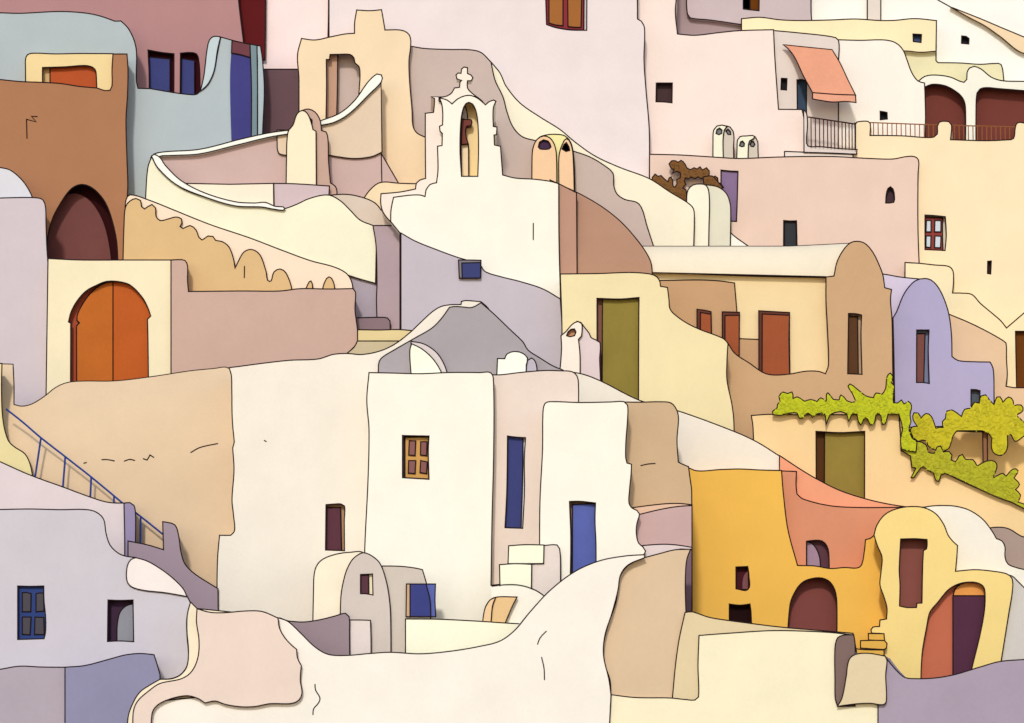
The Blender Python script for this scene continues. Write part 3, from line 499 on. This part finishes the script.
S('side_wall', "485,374.5 ~500,374.8 ~520,372.5 ~545,370.5 ~560,370.8 ~572,371.7 ~577,376 ~578.5,385 578.3,420 578,640 485,640", 82.5, (238,218,203),  # side of the white house with its shade painted into the wall colour
  holes=[("507.5,436 ~515,437 525.5,437.7 ~524.3,460 ~524.5,490 522.7,528.3 505,527.7 ~506.8,490", .2, (250,248,246))])
leaf('window', "507.7,436.3 523,437 ~522.5,480 521,528 505.2,527.6 ~506.6,490", 82.5, (60,66,122), off=.14)
T('outdoor_steps', 'two pale cream stacked steps with side painted in pinkish shade beside the blue door', 'steps', 530, 600, 80.7)
S('side', "531,640 531,564 543,563 543.7,545.5 ~557,545 ~559.5,548.5 ~560.5,565 560,640", 80.8, (235,219,207), t=.15)  # shaded side of the cream steps, the shade painted as pinkish beige
S('step', "508.7,545.8 ~525,544.7 544,545 543.6,563.5 ~525,563.7 508,563.7", 80.75, (254,252,222), t=.5)
S('step', "499.5,564.7 ~515,563.7 531.7,564.3 531,620 500.7,620", 80.7, (254,252,222), t=.5)
S('step', "491.5,587.3 ~505,586 ~520,586.5 ~535,591 546.5,598.3 546.5,680 491.5,680", 80.6, CREAM, t=.3, ink=False, edge=["491.5,586.3 ~505,584.8 ~520,585.3 ~535,590 546.5,597.5"])
T('barrel_house', 'little barrel vaulted grey house with one square window', 'house', 350, 660, 80.4)
S('roof', "312,690 ~313.5,590 ~315,570 ~321,560.5 ~335,554.5 ~350,552.3 ~364,553 374,570 374,690", 80.5, (255,241,212), t=2)
S('wall', "340.5,690 ~340.7,600 ~345,575 ~351,561.5 ~357,555.5 ~363.5,552.7 ~372,556 ~380,563.5 ~386,580 ~389.5,600 ~390.7,620 391,690", 80.3, (215,200,188), t=1.5,
  holes=[("360.5,574.5 372.5,574 373,595 ~366,593.8 360.5,593.7", .12, (251,238,204))])
leaf('window', "360.7,575 368.5,575 368.7,594 360.5,593.5", 80.3, (90,50,62), off=.06)
S('annex', "382,566 ~400,566.3 ~415,568 422.5,569.7 ~428,590 ~430.5,612 431,690 382,690", 80.4, (213,199,184), t=2)
S('window', "406.5,584 435.5,584 ~435,600 435.8,616.7 406,616.7", 80.38, (90,102,170), t=.3, kind='paint')
S('shutter', "410,584 426,584 ~430,600 430.7,616.7 410,616.7", 80.33, (58,64,126), t=.1, kind='paint')
S('window_surround', "406.5,584 410,584 410,616.7 406,616.7", 80.32, (204,168,130), t=.1)
T('tan_hood', 'small tan hooded skylight on the low cream wall', 'skylight', 500, 622, 80.4)
S('face', "481,640 ~484.5,610 ~490,600 ~497,597 517,597 ~511.5,608 504,626 504,640", 80.4, (236,197,142), t=.6)
S('edge', "481,640 ~484.5,610 ~490,600 495.5,597.5 ~492.5,606 491,622 491,640", 80.35, (244,206,158), t=.3)
M('low_cream_wall', 'low pale yellow wall right of the little barrel vaulted house', 'wall', "405.5,619 ~440,619.3 ~480,621.3 ~505,623 525,624 545,690 405.5,690", 80.1, (253,249,220), t=.6)
M('pinkish_block', 'small pinkish block against the little barrel vaulted house', 'block', "349.5,620 ~360,620 370.5,620.3 ~371,640 371,690 349.5,690", 80.15, (233,217,207), t=.4)
M('mauve_low_wall', 'grey mauve low wall left of the little barrel vaulted house', 'wall', "280,618 288,621 ~303,622 ~320,619.7 ~335,616 ~345.5,613.3 ~349,616.5 ~349.5,632 350,690 280,690", 80.05, (158,138,142), t=.6)
# ================================================================ left
props(S('cliff', "-220,364 2.5,364 13,364.3 ~14,385 14,404.5 ~22,406.3 ~32,404 ~45,396 ~55,388 ~66,383 ~80,381.3 ~115,381 ~150,377 ~190,371 ~215,368.5 ~226,367.3 ~231,371 240,400 240,720 -220,720", 84.5, (229,200,164), parent=None, swell=("y", [(360+4*k, 1.55*(1-k/30)**2.2) for k in range(31)]),
  marks=["83.5,463.3 86.7,462.5", "101.5,459.7 ~107,459.6 114.7,461", "124,461.3 ~130,459.3 135,460.5", "143,458.7 ~147,460 ~148.7,457.5 ~150,455 154,457.5", "190.5,452.7 ~200,447.5 218,443.5"]), kind='structure')
M('straw_wall', 'straw yellow wall corner at the left edge above the stair railing', 'wall', "-220,350 2,363.5 ~1.5,390 ~3,420 ~8,440 ~14,446.5 ~25,454 ~30,464 33,478 33,540 -220,540", 84.25, (235,219,162), t=1)
T('blue_stair_railing', 'thin blue handrail descending in front of the tan cliff', 'railing', 80, 500, 84.05)
BL = (50, 72, 146)
mb = MB(); mb.line(spline("6,409 ~22,421.5 ~40,437 ~65,456.5 ~92,477.7 122.5,503 ~140,516 165,536", False), 84.05, .95, False, BL, kind='paint'); mb.build('handrail', CUR)
for a, b in (((41, 437.5), (34.7, 480)), ((65.3, 456.5), (62.3, 495)), ((91.2, 477), (90, 505)), ((114, 496), (113.7, 512)), ((140.7, 516), (140.3, 550))):
    mb = MB(); mb.line([a, b], 84.05, 1.0, False, BL, kind='paint'); mb.build('post', CUR)
T('pink_stair_wall', 'pale pink stair wall with a violet end post', 'wall', 60, 600, 83.6)
S('wall', "-220,380 -220,437 0,461.7 ~30,475 ~63,487 ~90,497 ~105,501.7 ~115,503 124,503 ~124.5,520 125,560 125,640 -220,640", 83.6, (231,215,213), t=.5)
S('end_post', "124,503.2 ~130,502.7 ~134,505.5 ~135.5,514 ~135.5,540 136,640 124.7,640 ~124.7,540", 83.55, (160,146,177), t=.5)
M('mauve_stair_wall', 'dusty mauve stepped stair wall next to the large cream house', 'wall', "128,541 ~148,545 163.5,549.7 162.7,521.7 ~168,522.5 ~175,525 ~178.5,535 ~181,552 ~185,564 ~195,574 218,588.7 219,720 128,720", 83.2, (168,148,157), t=.8)
T('lilac_grey_house', 'lilac grey house with dark blue window at the lower left', 'house', 80, 760, 78)
S('wall', "-220,510 0,509.5 ~30,509 ~60,509.7 ~85,509.5 ~96,512 ~103.5,519 ~106,533 ~110,545 ~118,553 ~125,556 135,557.5 ~147,562 ~162,571 ~176,582.5 187,596 190.5,603 ~187,617 ~187,635 ~188.5,655 ~186.5,667 ~180,675 ~170,678.8 159,679 150,775 -220,775", 78, (212,204,209),
  holes=[("17.7,586 ~30,586.3 43.8,586 ~44,600 ~45.7,618 ~45.5,633 44,638.7 17.7,639.5", .2, (45,62,118)), ("108,600 ~120,600.4 133,600 133.7,641.7 ~120,641 107.5,641.5", .3, (66,44,64))])
w = leaf('window', "17.7,586 43.8,586 ~44,600 ~45.7,618 ~45.5,633 44,638.7 17.7,639.5", 78, (46,66,124), off=.12)
for q in ("22.3,592.7 ~26,592.5 31,593.5 30.7,611.7 22.3,611.7", "36,593.7 ~39,593 43.5,593 44,611 36,611.7", "22.3,617 31,617 30,634.7 22.3,634.3", "35,617 43.7,617.5 44.3,634.5 34.5,634.5"):
    S('pane', q, 78.1, (30,24,50), t=.04, kind='glass', parent=w)
leaf('window', "117,641.5 ~117.3,625 ~120,612.5 ~126,606 133.3,603.7 133.7,641.5", 78, (146,145,152), off=.2)
S('hump', "136,557.7 ~131,559.5 ~127.3,566 ~127,581 ~132,587 ~145,590.5 ~165,592.7 187,596.5 ~183,588.5 ~172,577.5 ~160,568.5 ~147,561", 77.95, (252,239,230), t=.3)
M('mauve_front_wall', 'greyish mauve wall at the bottom left corner', 'wall', "-220,672 0,669.3 ~20,666.2 ~40,667 70,667.3 70,775 -220,775", 76.8, (185,171,179))
M('periwinkle_wall', 'periwinkle blue wall below the lilac grey house', 'wall', "65,667.2 ~85,665.5 ~110,659 ~125,655 ~140,653.5 154,654.7 ~157,664 160,674.5 160,775 65,775", 76.6, (149,145,172))
T('rolling_parapet', 'pale pink rolling wall edged in cream at the lower left', 'wall', 220, 775, 76.3)
S('rim', "190.5,602 197,608.5 260,615 300,680 300,775 125,775 ~128,718 ~133,703 ~140,692 ~150,685 160,679.3 ~172,678.7 ~181,674.5 ~187,666 ~188.5,650 ~187,632 ~187.3,615", 76.45, (252,237,206), t=1.5)
S('wall', "197,608.7 ~210,612.3 ~225,612.7 ~245,611 ~262,611.5 278,618 ~279.5,628 ~285,638 ~292,645.5 296.7,649.5 ~297.5,658 301.3,665.5 ~300.3,680 ~302,693 ~299,700 ~291,703.5 ~270,703.7 ~255,706.5 ~240,706.7 ~225,704.3 ~215,701 205,703 ~198,698.5 ~187,695.7 ~170,699 ~157,705.5 ~152,714 149,775 134,775 ~133,715 ~137,702 ~150,690 ~160,683.5 ~182,678.5 ~192,671 ~198,657 ~199,640 ~196.5,622", 76.2, (243,219,202), t=1)
M('whitewashed_hill_wall', 'broad whitewashed rolling wall across the bottom centre', 'wall', "270,617 278,617.7 ~288,621.5 ~300,632.5 ~315,647 ~328,654.3 ~345,655.5 ~370,653.5 ~390,652.3 ~420,653.8 ~450,651.3 ~480,646.3 ~500,641 ~515,630 ~530,612 ~550,590.5 ~575,571.5 ~600,560.7 ~625,556 644,554.7 645,557.5 ~628,565 ~620.5,575 ~618,590 ~612,613 ~605,635 ~603.5,655 ~609,680 611,695 607,775 130,775 150,702 270,690", 76.35, SHELL, t=3,
  marks=["315,684 ~315.5,690 ~320,698 ~318.5,703 ~313.5,709 313,715", "546.5,631 ~540,638 537.5,644.5", "541.5,657 ~544,668 544.5,680"])
# ================================================================ planting
G1 = [(196,200,14), (190,195,14), (201,204,20), (181,187,16)]
G2 = [(184,180,26), (178,174,26), (190,186,30), (168,166,24)]
G3 = [(208,193,22), (201,188,24), (213,198,28), (192,181,22)]
foliage('climbing_vine', 'lime green vine hanging along the peach house roof', 'vine', "773,414.5 ~772.5,411.5 777,408.3 777.5,404.5 780,401.5 ~779,396.5 ~783,392 ~787.5,393.5 ~792,392 793,398.5 ~797,396.8 804.5,401.3 ~811,399.5 817,401.6 ~821,397.8 826.5,402 ~826.5,394 828,392.8 833.5,399.5 839.5,400 ~841,395 846.5,400.5 ~852,402.5 856,401.5 ~852,393 ~848,386 ~850,384 ~857,389 ~866,396 873.5,397.7 ~876,393 882,394.5 ~885.5,389 ~887,377 ~890.5,373 ~893,376.5 891,382.5 894.5,386 ~893,395 893.5,402.7 ~897.5,403 ~901.5,400 904,404 ~908.5,401.5 ~911.5,406 ~910,415 911,421.5 ~909,430 912,438 917,442 916,452 901.7,449.5 ~900.5,440 ~902.5,428 899,414.7 ~892,413.7 888,414.2 ~885,424 ~882.5,424.3 881,415 ~877,413 ~874,423.5 ~870.5,425 ~868,419.5 ~865,417.5 ~860.5,425 ~858.5,422 857,414.5 ~853,413.5 848.7,421.3 847,414 ~841,411.5 835,412.5 ~830,415 826,425.3 ~824.5,414 ~818,413.5 812.5,417.3 ~808,413 ~802,418.3 ~799,418 ~797,413 ~788,413.5 ~780,415.3", 86.7, G1, n=520, size=5)
foliage('creeping_vine', 'olive green vine spreading down the sloping peach wall', 'vine', "909,432 914,441 ~922,442.3 ~926,445 928,452 ~934,453.3 ~937,447 ~940.5,446 943,452.3 ~949,451.5 ~952,455 951,460 ~955.5,461.7 ~959,456 ~962.5,454.5 ~965.5,459.5 ~973,459.7 977,466 ~987,461 ~994.5,461.3 ~997,466 993,478 ~1003,473.3 1006,476.3 ~1013,469 ~1018,470.5 1014,478 ~1019.5,484.5 1015.5,489.5 ~1020.5,495 1018,502 1027,505 1027,510 1010,501.5 ~1002,499 ~990,494 ~975,487 ~955,477.5 945,473.3 941,475 ~938.5,481.5 ~936,480.5 933.5,472.5 ~928,470.5 ~923,466.5 ~918.5,471 914,477.5 911,477.7 916,468 912,467.3 910.5,456 901,450.5 902,436", 86.8, G2, n=520, size=5)
foliage('leafy_bush', 'yellow green rounded bush in front of the lavender vault', 'bush', "910,430 ~912,427 917.3,426.3 ~913,419 ~914,412.8 ~918,413 921,418 ~926,413.5 ~931,416 936,428.3 ~939.5,427.3 943,427.5 ~942.5,421.5 945.5,418.3 ~947,411 ~952,410 961.5,416.5 ~964.5,409.5 971,408.3 ~974.5,402.3 979.3,403 ~981,396 ~985.5,394.8 ~989,399.5 994,404.5 ~997,397 ~1000,396.8 1003,402.3 ~1008.5,397 ~1013,400.5 1013.5,405.7 ~1021,405 ~1023,410.5 1016,415.3 ~1020.5,419 1024,422.5 1060,418 1060,436 1024,436 ~1015,441.3 ~1011.5,435 ~1008,433.8 ~1007.5,447 ~1004,454 ~998.5,455.3 ~993,452 ~991.3,445 992,438 988,433 982,430.7 957,430.7 ~953,436 ~949,448 ~943.5,451 ~935,450 ~928,445.5 ~926,440.5 918,441.3 ~913,437", 87.9, G3, n=600, size=5.4)
BR = [(122,78,24), (108,68,22), (138,90,32)]
foliage('dry_shrub', 'dry brown bush against the peach terrace wall', 'shrub', "652,182 ~652.3,177.5 ~655,174 ~658,176.3 ~661,175.5 ~664.5,179 668,181.7 ~669,178 ~671,177 ~672.7,180.5 ~673,186 ~675,187.3 ~677,184 ~676.5,180 ~680.3,177.5 ~680.5,173 ~677,171.3 672,173.3 674.3,170 ~671,168 ~669,164 ~671.5,160.8 ~675,160.6 678,162.3 ~681,160.3 ~685,164 ~687,168 ~690.5,169.7 ~694,167.7 697,169 ~700,166.8 702.5,170 ~706.5,167.7 ~709.3,171 708.7,176.5 ~711,178.5 ~715,176 ~717.7,178 718,182 ~721,184 723.5,187.5 ~718,188.3 ~713,186 708.5,183 ~706,184.5 704,182.5 703.7,178.5 ~700.5,178.3 ~698,176.7 695,178.7 ~691,176.8 688.5,179 685.5,177.5 ~684.3,181 ~685.7,184.5 682.7,188 ~686,190 686.5,205 ~675,197 ~662,188", 95.1, BR, t=.15, n=160, size=2.4)
foliage('dry_shrub', 'dry brown twigs behind the round topped cream chimney', 'shrub', "703,177 ~712,176 ~718,182 723,187.5 ~719,189 ~710,186.5 704,184.5", 95.0, BR, t=.2, n=60, size=1.8)
# ================================================================ ground, light, camera
def terrain():
    prof = [(-40, .3), (40, .3), (74, .6), (82, 1.0), (86, 1.6), (90, 6), (93, 10.5), (97, 15), (102, 21), (106, 26), (118, 37), (140, 52), (190, 78), (260, 96)]
    xs = [-150+300*i/60 for i in range(61)]; v, f = [], []
    for Y, z in prof:
        for x in xs: v.append((x, Y, z+(random.uniform(-.25, .25) if Y > 85 else random.uniform(-.05, .05))))
    n = len(xs)
    for j in range(len(prof)-1):
        for i in range(n-1): f.append((j*n+i, j*n+i+1, (j+1)*n+i+1, (j+1)*n+i))
    me = bpy.data.meshes.new('terrain'); me.from_pydata(v, [], f); me.materials.append(mat((196, 176, 148)))
    o = bpy.data.objects.new('terrain', me); COL.objects.link(o); o['kind'] = 'structure'
terrain()
for o in list(bpy.data.objects):
    if '_w' in o: del o['_w']
SUN_EL, SUN_AZ = math.radians(30), math.radians(8)      # the sun stands behind the viewer, slightly to the left
d = Vector((-math.sin(SUN_AZ)*math.cos(SUN_EL), -math.cos(SUN_AZ)*math.cos(SUN_EL), math.sin(SUN_EL)))
L = bpy.data.lights.new('sun', 'SUN'); L.energy = 1.8; L.angle = math.radians(5.0); L.color = (1.0, .96, .90)
lo = bpy.data.objects.new('sun', L); COL.objects.link(lo); lo.rotation_euler = d.to_track_quat('Z', 'Y').to_euler(); lo.location = (-20, -30, 60)
wd = bpy.data.worlds.new("World"); SC.world = wd; wd.use_nodes = True
nt = wd.node_tree; bg = nt.nodes['Background']; sk = nt.nodes.new('ShaderNodeTexSky'); sk.sky_type = 'NISHITA'; sk.sun_disc = False
sk.sun_elevation = SUN_EL; sk.sun_rotation = math.pi+SUN_AZ; sk.dust_density = .6; sk.ozone_density = 1.0
nt.links.new(sk.outputs[0], bg.inputs[0]); bg.inputs[1].default_value = .15
cam = bpy.data.cameras.new('camera'); co = bpy.data.objects.new('camera', cam); COL.objects.link(co)
co.location = (0, 0, CZ); co.rotation_euler = (math.pi/2, 0, 0)
cam.sensor_width = 36; cam.lens = F/1024*36; cam.shift_y = (HZ-361.5)/1024; cam.clip_end = 1000
SC.camera = co
SC.view_settings.view_transform = 'Standard'; SC.view_settings.look = 'None'; SC.view_settings.gamma = 1
SC.view_settings.exposure = EXPOSE
SC.cycles.max_bounces = 4; SC.cycles.use_denoising = True
